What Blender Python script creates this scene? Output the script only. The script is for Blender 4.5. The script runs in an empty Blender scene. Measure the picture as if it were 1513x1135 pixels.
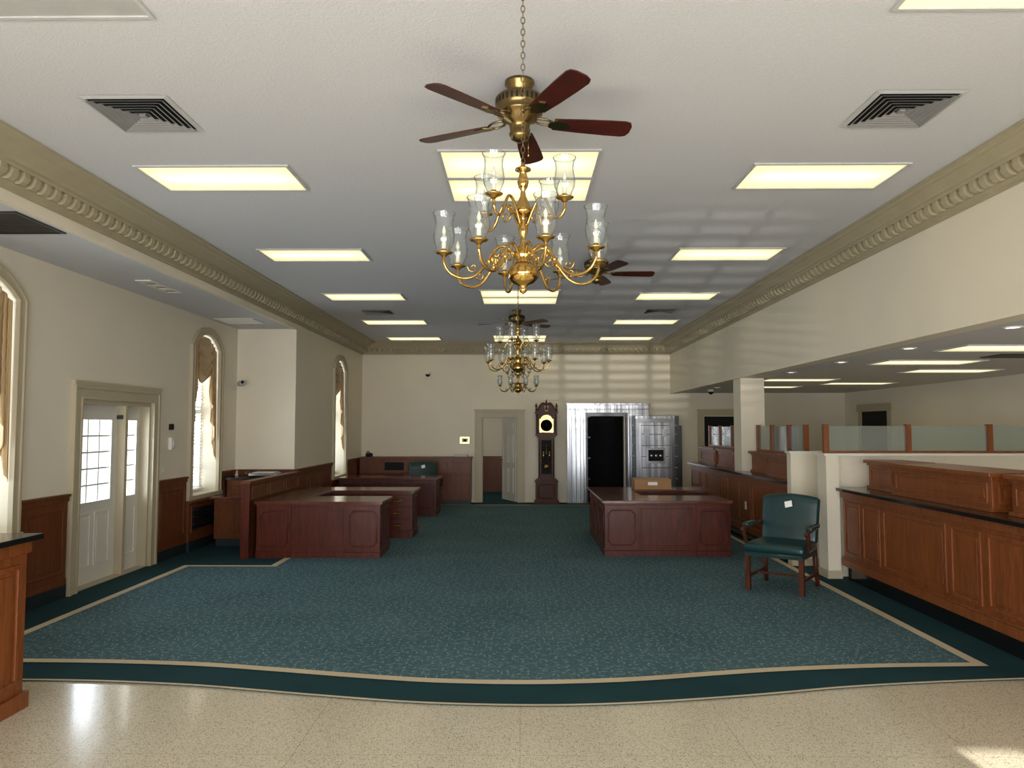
import bpy, math, random
from mathutils import Vector, Matrix
random.seed(4)
S=bpy.context.scene
COL=S.collection
pi=math.pi
# ------------------------------------------------------------------ helpers
def lin(c):
    r=[]
    for x in c[:3]:
        x=x/255.0
        r.append(x/12.92 if x<=0.04045 else ((x+0.055)/1.055)**2.4)
    return (r[0],r[1],r[2],1.0)

def newmat(name):
    m=bpy.data.materials.new(name); m.use_nodes=True
    nt=m.node_tree; b=nt.nodes['Principled BSDF']
    return m,nt,b

def L(nt,a,b): nt.links.new(a,b)

def coords(nt,scale=(1,1,1),kind='Object'):
    tc=nt.nodes.new('ShaderNodeTexCoord'); mp=nt.nodes.new('ShaderNodeMapping')
    mp.inputs['Scale'].default_value=scale
    L(nt,tc.outputs[kind],mp.inputs['Vector']); return mp.outputs['Vector']

def noise(nt,vec,scale,detail=4,rough=.5,dist=0):
    n=nt.nodes.new('ShaderNodeTexNoise'); n.inputs['Scale'].default_value=scale
    n.inputs['Detail'].default_value=detail; n.inputs['Roughness'].default_value=rough
    n.inputs['Distortion'].default_value=dist
    L(nt,vec,n.inputs['Vector']); return n.outputs['Fac']

def ramp(nt,fac,stops):
    r=nt.nodes.new('ShaderNodeValToRGB'); e=r.color_ramp.elements
    e[0].position=stops[0][0]; e[0].color=stops[0][1]
    e[1].position=stops[-1][0]; e[1].color=stops[-1][1]
    for p,c in stops[1:-1]:
        x=e.new(p); x.color=c
    L(nt,fac,r.inputs['Fac']); return r.outputs['Color']

def math_n(nt,op,a,b=None,c=None):
    n=nt.nodes.new('ShaderNodeMath'); n.operation=op
    for i,x in enumerate((a,b,c)):
        if x is None: continue
        if isinstance(x,(int,float)): n.inputs[i].default_value=x
        else: L(nt,x,n.inputs[i])
    return n.outputs[0]

def mixc(nt,fac,a,b):
    n=nt.nodes.new('ShaderNodeMix'); n.data_type='RGBA'
    if isinstance(fac,(int,float)): n.inputs[0].default_value=fac
    else: L(nt,fac,n.inputs[0])
    for i,x in ((6,a),(7,b)):
        if isinstance(x,tuple): n.inputs[i].default_value=x
        else: L(nt,x,n.inputs[i])
    return n.outputs[2]

def bump(nt,b,h,strength=.2,dist=.01):
    n=nt.nodes.new('ShaderNodeBump'); n.inputs['Strength'].default_value=strength
    n.inputs['Distance'].default_value=dist
    L(nt,h,n.inputs['Height']); L(nt,n.outputs['Normal'],b.inputs['Normal'])

def simple(name,col,rough=.5,metal=0,var=.06,nscale=6,bmp=0,bscale=60,spec=None):
    m,nt,b=newmat(name)
    c=lin(col)
    v=coords(nt)
    f=noise(nt,v,nscale,3)
    lo=tuple(x*(1-var) for x in c[:3])+(1,); hi=tuple(min(1,x*(1+var)) for x in c[:3])+(1,)
    L(nt,ramp(nt,f,[(.3,lo),(.7,hi)]),b.inputs['Base Color'])
    b.inputs['Roughness'].default_value=rough; b.inputs['Metallic'].default_value=metal
    if spec is not None: b.inputs['Specular IOR Level'].default_value=spec
    if bmp: bump(nt,b,noise(nt,v,bscale,3),bmp,.01)
    return m

def wood(name,dark,light,rough=.3,scale=(14,14,1.6),coat=.2,spec=.5):
    m,nt,b=newmat(name)
    v=coords(nt,scale)
    f=noise(nt,v,1.6,7,.6,1.2)
    v2=coords(nt,(60,60,4)); f2=noise(nt,v2,2,3)
    ff=math_n(nt,'ADD',math_n(nt,'MULTIPLY',f,.75),math_n(nt,'MULTIPLY',f2,.25))
    L(nt,ramp(nt,ff,[(.3,lin(dark)),(.7,lin(light))]),b.inputs['Base Color'])
    b.inputs['Roughness'].default_value=rough; b.inputs['Specular IOR Level'].default_value=spec
    b.inputs['Coat Weight'].default_value=coat; b.inputs['Coat Roughness'].default_value=.15
    return m

def emis(name,col,strength):
    m,nt,b=newmat(name)
    b.inputs['Base Color'].default_value=lin((230,230,220))
    b.inputs['Emission Color'].default_value=lin(col); b.inputs['Emission Strength'].default_value=strength
    v=coords(nt); f=noise(nt,v,3,2)
    L(nt,math_n(nt,'MULTIPLY_ADD',f,strength*.3,strength*.85),b.inputs['Emission Strength'])
    return m

def mk_lens():
    # fluorescent tubes glowing behind a prismatic lens, running along the fixture's length
    m,nt,b=newmat('fluorescent_lens')
    b.inputs['Base Color'].default_value=lin((215,210,190))
    v=coords(nt); s=nt.nodes.new('ShaderNodeSeparateXYZ'); L(nt,v,s.inputs[0])
    d=math_n(nt,'ABSOLUTE',s.outputs[1])
    g=math_n(nt,'MAXIMUM',math_n(nt,'SUBTRACT',1,math_n(nt,'DIVIDE',d,.3)),0)
    dx=math_n(nt,'MAXIMUM',math_n(nt,'SUBTRACT',1,math_n(nt,'POWER',math_n(nt,'DIVIDE',math_n(nt,'ABSOLUTE',s.outputs[0]),.62),6)),0)
    g=math_n(nt,'MULTIPLY',g,dx)
    L(nt,math_n(nt,'MULTIPLY_ADD',g,.8,.74),b.inputs['Emission Strength'])
    L(nt,mixc(nt,g,lin((250,230,166)),lin((255,245,204))),b.inputs['Emission Color'])
    return m

def thin_glass(name,tint=(240,245,245),refl=.12,white=0.0,edge=None):
    m=bpy.data.materials.new(name); m.use_nodes=True; nt=m.node_tree; nt.nodes.clear()
    o=nt.nodes.new('ShaderNodeOutputMaterial'); t=nt.nodes.new('ShaderNodeBsdfTransparent'); g=nt.nodes.new('ShaderNodeBsdfGlossy')
    t.inputs['Color'].default_value=lin(tint); g.inputs['Roughness'].default_value=.03
    fr=nt.nodes.new('ShaderNodeLayerWeight'); fr.inputs['Blend'].default_value=.35
    f=math_n(nt,'MULTIPLY_ADD',math_n(nt,'POWER',fr.outputs['Facing'],2.0),.5,refl)
    if edge: L(nt,ramp(nt,fr.outputs['Facing'],[(.35,lin(tint)),(.95,lin(edge))]),t.inputs['Color'])
    mx=nt.nodes.new('ShaderNodeMixShader'); L(nt,f,mx.inputs[0]); L(nt,t.outputs[0],mx.inputs[1]); L(nt,g.outputs[0],mx.inputs[2])
    out=mx.outputs[0]
    if white>0:
        d=nt.nodes.new('ShaderNodeBsdfDiffuse'); d.inputs['Color'].default_value=lin((225,228,222))
        m2=nt.nodes.new('ShaderNodeMixShader'); m2.inputs[0].default_value=white
        L(nt,out,m2.inputs[1]); L(nt,d.outputs[0],m2.inputs[2]); out=m2.outputs[0]
    L(nt,out,o.inputs['Surface'])
    return m

class MB:
    def __init__(s):
        s.v=[];s.f=[];s.mi=[];s.sm=[];s.mats=[];s.M=Matrix.Identity(4)
    def mid(s,m):
        if m not in s.mats: s.mats.append(m)
        return s.mats.index(m)
    def add(s,vs,fs,m,smooth=False):
        b=len(s.v); i=s.mid(m)
        s.v+=[tuple(s.M@Vector(v)) for v in vs]
        for f in fs:
            s.f.append(tuple(b+k for k in f)); s.mi.append(i); s.sm.append(smooth)
    def box(s,x0,x1,y0,y1,z0,z1,m):
        if x0>x1:x0,x1=x1,x0
        if y0>y1:y0,y1=y1,y0
        if z0>z1:z0,z1=z1,z0
        vs=[(x0,y0,z0),(x1,y0,z0),(x1,y1,z0),(x0,y1,z0),(x0,y0,z1),(x1,y0,z1),(x1,y1,z1),(x0,y1,z1)]
        s.add(vs,[(0,3,2,1),(4,5,6,7),(0,1,5,4),(1,2,6,5),(2,3,7,6),(3,0,4,7)],m)
    def lathe(s,prof,c,m,n=20,smooth=True):
        vs=[];fs=[]
        for r,z in prof:
            for k in range(n):
                a=2*pi*k/n; vs.append((c[0]+r*math.cos(a),c[1]+r*math.sin(a),c[2]+z))
        for i in range(len(prof)-1):
            for k in range(n):
                a=i*n+k;b=i*n+(k+1)%n
                fs.append((a,b,b+n,a+n))
        if prof[0][0]>1e-4: fs.append(tuple(range(n-1,-1,-1)))
        if prof[-1][0]>1e-4: fs.append(tuple((len(prof)-1)*n+k for k in range(n)))
        s.add(vs,fs,m,smooth)
    def shell(s,prof,c,m,n=20):
        vs=[];fs=[]
        for r,z in prof:
            for k in range(n):
                a=2*pi*k/n; vs.append((c[0]+r*math.cos(a),c[1]+r*math.sin(a),c[2]+z))
        for i in range(len(prof)-1):
            for k in range(n):
                a=i*n+k;b=i*n+(k+1)%n
                fs.append((a,b,b+n,a+n))
        s.add(vs,fs,m,True)
    def tube(s,pts,r,m,n=8,closed=False,flat=1.0):
        P=[Vector(p) for p in pts]; N=len(P); vs=[];fs=[]
        rs=r if isinstance(r,(list,tuple)) else [r]*N
        up=None
        for i in range(N):
            if closed: t=(P[(i+1)%N]-P[i-1])
            else: t=P[min(i+1,N-1)]-P[max(i-1,0)]
            t.normalize()
            if up is None:
                up=Vector((0,0,1)) if abs(t.z)<.9 else Vector((1,0,0))
            u=up-t*up.dot(t)
            if u.length<1e-5: u=t.orthogonal()
            u.normalize(); up=u; w=t.cross(u)
            for k in range(n):
                a=2*pi*k/n; vs.append(tuple(P[i]+u*math.cos(a)*rs[i]+w*math.sin(a)*rs[i]*flat))
        M=N if closed else N-1
        for i in range(M):
            j=(i+1)%N
            for k in range(n):
                k2=(k+1)%n
                fs.append((i*n+k,i*n+k2,j*n+k2,j*n+k))
        if not closed:
            fs.append(tuple(range(n-1,-1,-1))); fs.append(tuple((N-1)*n+k for k in range(n)))
        s.add(vs,fs,m,True)
    def prism(s,poly,ax,a,b,m,smooth=False):
        n=len(poly)
        def P(p,t):
            return (t,p[0],p[1]) if ax=='x' else ((p[0],t,p[1]) if ax=='y' else (p[0],p[1],t))
        vs=[P(p,a) for p in poly]+[P(p,b) for p in poly]
        fs=[tuple(range(n)),tuple(range(2*n-1,n-1,-1))]+[(i,(i+1)%n,n+(i+1)%n,n+i) for i in range(n)]
        s.add(vs,fs,m,smooth)
    def rbox(s,x0,x1,y0,y1,z0,z1,r,m,fn=None,k=3,div=4):
        c=Vector(((x0+x1)/2,(y0+y1)/2,(z0+z1)/2)); h=Vector(((x1-x0)/2,(y1-y0)/2,(z1-z0)/2))
        r=min(r,h.x*.99,h.y*.99,h.z*.99)
        def axv(H):
            a=[-H+r*(1-math.cos(pi/2*i/k)) for i in range(k+1)]
            mid=[-(H-r)+2*(H-r)*i/div for i in range(1,div)]
            return a+mid+[-x for x in reversed(a)]
        A=[axv(h.x),axv(h.y),axv(h.z)]
        vs=[];fs=[]
        for d in range(3):
            u,v=[q for q in range(3) if q!=d]
            for sg in (-1,1):
                b=len(vs); nu=len(A[u]);nv=len(A[v])
                for iu in range(nu):
                    for iv in range(nv):
                        p=[0,0,0]; p[d]=sg*h[d]; p[u]=A[u][iu]; p[v]=A[v][iv]
                        p=Vector(p); q=Vector([max(-(h[e]-r),min(h[e]-r,p[e])) for e in range(3)])
                        dd=p-q
                        if dd.length>1e-9: p=q+dd.normalized()*r
                        p=p+c
                        if fn: p=Vector(fn(p))
                        vs.append(tuple(p))
                for iu in range(nu-1):
                    for iv in range(nv-1):
                        fs.append((b+iu*nv+iv,b+(iu+1)*nv+iv,b+(iu+1)*nv+iv+1,b+iu*nv+iv+1))
        s.add(vs,fs,m,True)
    def build(s,name,bevel=0,recenter=True,recalc=True):
        me=bpy.data.meshes.new(name)
        off=Vector((0,0,0))
        if recenter:
            xs=[v[0] for v in s.v];ys=[v[1] for v in s.v];zs=[v[2] for v in s.v]
            off=Vector(((min(xs)+max(xs))/2,(min(ys)+max(ys))/2,min(zs)))
        me.from_pydata([tuple(Vector(v)-off) for v in s.v],[],s.f)
        for m in s.mats: me.materials.append(m)
        me.polygons.foreach_set('material_index',s.mi)
        me.polygons.foreach_set('use_smooth',s.sm)
        me.update()
        if recalc:
            import bmesh
            bm=bmesh.new(); bm.from_mesh(me)
            bmesh.ops.recalc_face_normals(bm,faces=bm.faces); bm.to_mesh(me); bm.free()
        o=bpy.data.objects.new(name,me); o.location=off; COL.objects.link(o)
        if bevel:
            md=o.modifiers.new('bevel','BEVEL'); md.width=bevel; md.segments=2; md.limit_method='ANGLE'; md.angle_limit=math.radians(50)
        return o
def dup(o,loc,rotz=0):
    n=bpy.data.objects.new(o.name.split('.')[0],o.data); n.location=loc; n.rotation_euler=(0,0,rotz); n.scale=o.scale; COL.objects.link(n)
    for md in o.modifiers:
        if md.type=='BEVEL':
            k=n.modifiers.new('bevel','BEVEL'); k.width=md.width;k.segments=2;k.limit_method='ANGLE';k.angle_limit=md.angle_limit
    return n
def catmull(P,n=6):
    P=[Vector(p) for p in P]; out=[]
    Q=[P[0]*2-P[1]]+P+[P[-1]*2-P[-2]]
    for i in range(1,len(Q)-2):
        a,b,c,d=Q[i-1:i+3]
        for k in range(n):
            t=k/n
            out.append(.5*((2*b)+(c-a)*t+(2*a-5*b+4*c-d)*t*t+(3*b-a-3*c+d)*t**3))
    out.append(P[-1]); return out
# ------------------------------------------------------------------ materials
m_wall=simple('paint_cream_wall',(227,218,198),.75,var=.02,nscale=2,bmp=.06,bscale=140)
m_ceil=simple('paint_white_ceiling',(206,206,208),.9,var=.03,nscale=60,bmp=.35,bscale=90)
m_trim=simple('paint_khaki_trim',(184,172,145),.5,var=.03)
m_crown=simple('paint_khaki_crown',(170,159,131),.55,var=.04)
m_white=simple('paint_white_gloss',(224,220,209),.4,var=.02)
m_cher=wood('cherry_dark_wood',(54,19,11),(98,41,25),.35,coat=.04,spec=.3)
m_chert=wood('cherry_desk_top',(74,32,20),(112,56,36),.16,(3,14,14),.5)
m_oak=wood('medium_cherry_wood',(98,50,20),(146,82,38),.4,coat=.06,spec=.35)
m_wains=wood('wainscot_wood',(82,42,18),(122,68,32),.42,coat=.04,spec=.3)
m_mahog=wood('mahogany_fan_blade',(46,14,9),(82,30,18),.3,(4,4,4))
m_black=simple('black_granite',(22,24,24),.15,var=.4,nscale=90)
m_base=simple('dark_rubber_base',(24,36,38),.5,var=.1)
m_brass=simple('polished_brass',(184,150,86),.14,1,var=.05)
m_abrass=simple('antique_brass',(130,110,72),.28,1,var=.08)
m_steel=simple('polished_steel',(150,152,156),.22,1,var=.12,nscale=3)
m_steeld=simple('dark_steel',(80,82,86),.35,1,var=.1)
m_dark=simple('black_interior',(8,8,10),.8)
m_vent=simple('grey_vent_metal',(150,149,147),.5,.2)
m_green=simple('green_leather',(14,52,54),.32,var=.12,nscale=20,bmp=.1,bscale=90)
m_card=simple('cardboard',(160,122,84),.8)
m_paper=simple('white_paper',(240,240,236),.7)
m_cand=simple('ivory_candle',(238,228,200),.5)
m_glass=thin_glass('hurricane_glass',(238,242,244),.08,.05,edge=(105,110,114))
m_pane=thin_glass('window_pane',(250,252,252),.05)
m_part=thin_glass('partition_glass',(215,226,222),.06,.14)
m_light=mk_lens()
m_off=simple('fluorescent_lens_off',(176,176,172),.5)
m_can=emis('recessed_bulb',(255,246,225),5)
m_dial=simple('clock_dial',(196,158,84),.45,.3)
m_blind=simple('blind_white',(236,232,222),.6)
m_plast=simple('grey_plastic',(190,190,188),.5)
m_mah=wood('chair_mahogany',(54,24,13),(92,46,26),.45,coat=.03,spec=.25)
def mk_brushed():
    m,nt,b=newmat('vault_stainless')
    v=coords(nt,(9,9,.25)); f=noise(nt,v,2,4)
    L(nt,ramp(nt,f,[(.35,lin((118,120,124))),(.65,lin((190,192,196)))]),b.inputs['Base Color'])
    b.inputs['Metallic'].default_value=1; b.inputs['Roughness'].default_value=.26
    return m
m_vault=mk_brushed()
def mk_gold():
    m,nt,b=newmat('gold_striped_fabric')
    v=coords(nt); w=nt.nodes.new('ShaderNodeTexWave'); w.bands_direction='Y'; w.inputs['Scale'].default_value=9; w.inputs['Distortion'].default_value=1.5
    L(nt,v,w.inputs['Vector'])
    L(nt,ramp(nt,w.outputs['Fac'],[(.2,lin((162,128,80))),(.5,lin((220,196,150))),(.8,lin((186,152,102)))]),b.inputs['Base Color'])
    b.inputs['Roughness'].default_value=.6; b.inputs['Sheen Weight'].default_value=.3
    return m
m_gold=mk_gold()
def mk_terrazzo():
    m,nt,b=newmat('terrazzo')
    v=coords(nt)
    def spk(scale,thr):
        vo=nt.nodes.new('ShaderNodeTexVoronoi'); vo.inputs['Scale'].default_value=scale; L(nt,v,vo.inputs['Vector'])
        sp=nt.nodes.new('ShaderNodeSeparateColor'); L(nt,vo.outputs['Color'],sp.inputs[0])
        d=math_n(nt,'LESS_THAN',vo.outputs['Distance'],.36)
        return math_n(nt,'MULTIPLY',d,math_n(nt,'GREATER_THAN',sp.outputs[0],thr)),sp.outputs[1]
    a,ca=spk(85,.55)
    c=mixc(nt,noise(nt,v,1.5,3),lin((206,197,172)),lin((218,210,188)))
    c=mixc(nt,a,c,mixc(nt,ca,lin((156,141,113)),lin((186,173,145))))
    a2,ca2=spk(140,.72); c=mixc(nt,a2,c,lin((124,112,92)))
    a3,ca3=spk(105,.75); c=mixc(nt,a3,c,lin((236,230,213)))
    s=nt.nodes.new('ShaderNodeSeparateXYZ'); L(nt,v,s.inputs[0])
    def line(o,off,step):
        t=math_n(nt,'MODULO',math_n(nt,'ADD',o,off),step)
        return math_n(nt,'LESS_THAN',math_n(nt,'ABSOLUTE',math_n(nt,'SUBTRACT',t,step/2)),.0025)
    g=math_n(nt,'MAXIMUM',line(s.outputs[0],50.63,1.22),line(s.outputs[1],50.2,1.22))
    c=mixc(nt,math_n(nt,'MULTIPLY',g,.4),c,lin((140,126,98)))
    L(nt,c,b.inputs['Base Color'])
    b.inputs['Roughness'].default_value=.2; b.inputs['Coat Weight'].default_value=.3; b.inputs['Coat Roughness'].default_value=.1
    return m
m_terr=mk_terrazzo()
def mk_carpet(name,c0,c1,leaf=None):
    m,nt,b=newmat(name)
    v=coords(nt)
    fine=noise(nt,v,260,2)
    big=noise(nt,v,1.2,3)
    ff=math_n(nt,'ADD',math_n(nt,'MULTIPLY',fine,.6),math_n(nt,'MULTIPLY',big,.4))
    c=ramp(nt,ff,[(.35,lin(c0)),(.65,lin(c1))])
    if leaf:
        def leaves(scale,la,lb,seed,rad):
            ad=nt.nodes.new('ShaderNodeVectorMath'); ad.operation='ADD'; ad.inputs[1].default_value=(seed,seed*.7,0); L(nt,v,ad.inputs[0])
            vo=nt.nodes.new('ShaderNodeTexVoronoi'); vo.voronoi_dimensions='2D'; vo.inputs['Scale'].default_value=scale; vo.inputs['Randomness'].default_value=.85
            L(nt,ad.outputs[0],vo.inputs['Vector'])
            sb=nt.nodes.new('ShaderNodeVectorMath'); sb.operation='SUBTRACT'
            L(nt,ad.outputs[0],sb.inputs[0]); L(nt,vo.outputs['Position'],sb.inputs[1])
            sp=nt.nodes.new('ShaderNodeSeparateColor'); L(nt,vo.outputs['Color'],sp.inputs[0])
            ro=nt.nodes.new('ShaderNodeVectorRotate'); ro.rotation_type='Z_AXIS'
            L(nt,sb.outputs[0],ro.inputs['Vector']); L(nt,math_n(nt,'MULTIPLY',sp.outputs[0],6.28),ro.inputs['Angle'])
            s=nt.nodes.new('ShaderNodeSeparateXYZ'); L(nt,ro.outputs[0],s.inputs[0])
            yy=math_n(nt,'ADD',s.outputs[1],math_n(nt,'MULTIPLY',math_n(nt,'MULTIPLY',s.outputs[0],s.outputs[0]),rad))
            ex=math_n(nt,'POWER',math_n(nt,'ABSOLUTE',math_n(nt,'DIVIDE',s.outputs[0],la)),2)
            ey=math_n(nt,'POWER',math_n(nt,'ABSOLUTE',math_n(nt,'DIVIDE',yy,lb)),2)
            return math_n(nt,'LESS_THAN',math_n(nt,'ADD',ex,ey),1)
        a=leaves(14,.023,.0056,3.1,6)
        a2=leaves(10,.040,.0024,7.7,14)
        a3=leaves(24,.009,.0045,1.7,0)
        mask=math_n(nt,'MAXIMUM',a,math_n(nt,'MAXIMUM',a2,math_n(nt,'MULTIPLY',a3,.5)))
        c=mixc(nt,math_n(nt,'MULTIPLY',mask,.6),c,lin(leaf))
    L(nt,c,b.inputs['Base Color']); b.inputs['Roughness'].default_value=.95
    b.inputs['Specular IOR Level'].default_value=.15
    bump(nt,b,fine,.3,.005)
    return m
m_carp=mk_carpet('carpet_teal_leaf',(60,90,100),(80,111,119),(156,172,168))
m_carpd=mk_carpet('carpet_dark_green',(24,52,58),(36,70,76))
m_strip=mk_carpet('carpet_cream_stripe',(190,174,146),(214,200,172))
# ------------------------------------------------------------------ shell
XL,XM,XR=-4.7,-3.72,3.53
YF,YB=-2.0,17.5
H=3.75; HS=3.39; HL=2.56; XT=7.6
def bx(name,*a,m=None):
    b=MB(); b.box(*a,m); return b.build(name,recenter=False)
bx('floor',-5.05,8,YF-.3,21,-.2,0,m=m_terr)
b=MB(); b.box(XM,XR,YF-.3,YB+.2,H,H+.15,m_ceil); b.box(-5.05,XM-.03,YF-.3,12.49,HS,H+.16,m_ceil)
b.box(XR+.17,8,YF-.3,YB+.2,HL,H+.16,m_ceil)
b.build('ceiling',recenter=False)
b=MB(); b.box(XR,XR+.2,YF-.3,YB,HL-.012,H+.1,m_wall); b.build('wall_beam_right',recenter=False)
b=MB(); b.box(XM-.06,XM+.001,YF,12.31,HS-.006,H+.1,m_wall); b.build('wall_beam_left',recenter=False)
def arch(y0,y1,z1,rise,n=16):
    w=(y1-y0)/2; R=(w*w+rise*rise)/(2*rise); cz=z1+rise-R; cy=(y0+y1)/2
    a0=math.asin(w/R)
    return [(cy+R*math.sin(a0-2*a0*i/n),cz+R*math.cos(a0-2*a0*i/n)) for i in range(n+1)]
def wall_x(name,xi,xo,y0,y1,z1,holes):
    b=MB(); cur=y0
    for (a,c,zb,zt,rise) in sorted(holes):
        b.box(xo,xi,cur,a,0,z1,m_wall)
        if zb>0: b.box(xo,xi,a,c,0,zb,m_wall)
        if rise>0:
            ar=arch(a,c,zt,rise)
            b.prism([(c,z1)]+[(p[0],p[1]) for p in ar]+[(a,z1)],'x',xo,xi,m_wall)
        else: b.box(xo,xi,a,c,zt,z1,m_wall)
        cur=c
    b.box(xo,xi,cur,y1,0,z1,m_wall)
    return b.build(name,recenter=False)
W1=(5.82,6.84,.78,2.94,.2); W2=(10.62,11.52,.78,2.94,.2); W3=(14.84,15.76,.78,2.94,.2)
D1=(7.9,9.45,0,2.06,0)
wall_x('wall_left',XL,XL-.35,YF-.3,12.5,HS,[W1,D1,W2])
wall_x('wall_left_far',XM,XM-.35,12.501,YB+.2,H,[W3])
bx('wall_return',XL-.3,XM,12.3,12.5,0,HS+.3,m=m_wall)
b=MB()
for a in [(-4.1,-.89,0,H),(-.89,-.05,2.0,H),(-.05,1.59,0,H),(1.59,2.44,2.02,H),(2.44,8,0,H)]:
    b.box(a[0],a[1],YB,YB+.15,a[2],a[3],m_wall)
b.build('wall_back',recenter=False)
bx('wall_right',XT,XT+.2,YF-.3,YB,0,HL,m=m_wall)
b=MB()
fw=[(-3.9,-2.6,.6,2.25),(-2.2,-.9,.6,2.25),(-.55,.55,0,2.2),(.9,2.1,.6,2.28),(2.34,3.5,.6,2.62),(4.4,5.8,.8,2.2)]
cur=-5.05
for (a,c,zb,zt) in fw:
    b.box(cur,a,YF-.2,YF,0,H,m_wall)
    if zb>0:b.box(a,c,YF-.2,YF,0,zb,m_wall)
    b.box(a,c,YF-.2,YF,zt,H,m_wall); cur=c
b.box(cur,8,YF-.2,YF,0,H,m_wall)
b.build('wall_front',recenter=False)
for i,(a,c,zb,zt) in enumerate(fw):
    b=MB(); t=.04
    b.box(a,a+t,YF-.12,YF-.06,zb,zt,m_white); b.box(c-t,c,YF-.12,YF-.06,zb,zt,m_white)
    b.box(a,c,YF-.12,YF-.06,zb,zb+t,m_white); b.box(a,c,YF-.12,YF-.06,zt-t,zt,m_white)
    n=3 if i!=3 else 7
    for k in range(1,n):
        x=a+(c-a)*k/n; b.box(x-.014,x+.014,YF-.1,YF-.07,zb,zt,m_white)
    for k in range(1,5):
        z=zb+(zt-zb)*k/5; b.box(a,c,YF-.099,YF-.071,z-.014,z+.014,m_white)
    if i==3:  # unseen slats, plus denser bars above, shaped to band the glint spot's light
        z=.7
        while z<1.95:
            b.box(a+.04,c-.04,YF-.05,YF-.03,z,z+.02,m_blind); z+=.038
    b.build('window_%d'%(i+4),recenter=False)
b=MB()
b.box(-2.6,-2.5,YB+.15,20.6,0,2.6,m_wall); b.box(.9,1.0,YB+.15,20.6,0,2.6,m_wall); b.box(-2.6,1,20.5,20.6,0,2.6,m_wall)
b.box(-2.5,.9,20.46,20.5,0,.93,m_wains); b.box(-2.5,.9,20.44,20.5,.93,.97,m_wains)
b.build('wall_back_room',recenter=False)
b=MB(); b.box(-2.6,1,YB+.15,20.6,2.6,2.7,m_ceil); b.build('ceiling_back_room',recenter=False)
b=MB(); b.box(-2.5,.9,YB-.0,20.46,0,.006,m_carpd); b.build('floor_back_room',recenter=False)
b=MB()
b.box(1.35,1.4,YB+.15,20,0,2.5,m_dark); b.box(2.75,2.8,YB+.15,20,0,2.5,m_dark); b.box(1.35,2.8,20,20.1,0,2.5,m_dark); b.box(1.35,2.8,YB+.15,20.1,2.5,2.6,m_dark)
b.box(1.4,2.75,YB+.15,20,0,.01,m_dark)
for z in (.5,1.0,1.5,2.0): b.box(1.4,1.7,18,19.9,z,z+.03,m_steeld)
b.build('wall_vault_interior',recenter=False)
# ------------------------------------------------------------------ carpet
outer=[(-4.7,5.24),(-3.44,5.23),(-2.9,5.21),(-2.5,5.17),(-2.14,5.12),(-1.7,5.03),(-1.27,4.94),(-.65,4.83),(-.01,4.79),(.5,4.81),(1.0,4.88),(1.6,5.0),(2.19,5.14),(2.8,5.24),(3.5,5.32),(4.0,5.34)]
inner=[(-4.2,5.64),(-3.71,5.64),(-3.0,5.62),(-2.33,5.56),(-1.75,5.45),(-1.18,5.33),(-.6,5.23),(-.04,5.2),(.4,5.22),(.85,5.28),(1.35,5.39),(1.86,5.49),(2.6,5.58),(3.38,5.62)]
oc=[(p.x,p.y) for p in catmull([(x,y,0) for x,y in outer],5)]
ic=[(p.x,p.y) for p in catmull([(x,y,0) for x,y in inner],5)]
b=MB(); vs=[];fs=[]
for x,y in oc: vs+= [(x,y,.008),(x,12.4,.008),(x,y,0)]
for i in range(len(oc)-1):
    a=i*3;c=a+3
    fs.append((a,c,c+1,a+1)); fs.append((a,a+2,c+2,c))
b.add(vs,fs,m_carpd); b.build('floor_carpet_border',recenter=False,recalc=False)
bx('floor_carpet_far',XM,4.0,12.4,YB,0,.008,m=m_carpd)
b=MB(); vs=[];fs=[]
for x,y in ic: vs+=[(x,y,.011),(x,9.45,.011)]
for i in range(len(ic)-1):
    a=2*i; fs.append((a,a+2,a+3,a+1))
b.add(vs,fs,m_carp); b.add([(-3.1,9.45,.011),(3.38,9.45,.011),(3.38,16.9,.011),(-3.1,16.9,.011)],[(0,1,2,3)],m_carp)
b.build('floor_carpet_field',recenter=False,recalc=False)
def ribbon(b,pts,w,z,m,closed=False):
    P=[Vector((p[0],p[1])) for p in pts]; n=len(P); vs=[];fs=[]
    for i in range(n):
        if closed: d0=(P[i]-P[i-1]).normalized(); d1=(P[(i+1)%n]-P[i]).normalized()
        else:
            d0=(P[i]-P[max(i-1,0)]) if i>0 else P[1]-P[0]; d1=(P[min(i+1,n-1)]-P[i]) if i<n-1 else d0
            d0=d0.normalized(); d1=d1.normalized()
        n0=Vector((-d0.y,d0.x)); n1=Vector((-d1.y,d1.x)); mt=(n0+n1).normalized(); k=w/2/max(.3,mt.dot(n0))
        for sg in (-1,1):
            q=P[i]+mt*k*sg; vs.append((q.x,q.y,z))
    for i in range(n if closed else n-1):
        j=(i+1)%n; fs.append((2*i,2*j,2*j+1,2*i+1))
    b.add(vs,fs,m)
b=MB(); ribbon(b,ic+[(3.38,16.9),(-3.1,16.9),(-3.1,9.45),(-4.2,9.45)],.085,.014,m_strip,True)
b.build('floor_carpet_stripe',recenter=False,recalc=False)
b=MB(); ribbon(b,oc,.03,.010,m_strip); b.build('trim_carpet_edge',recenter=False,recalc=False)
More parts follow.
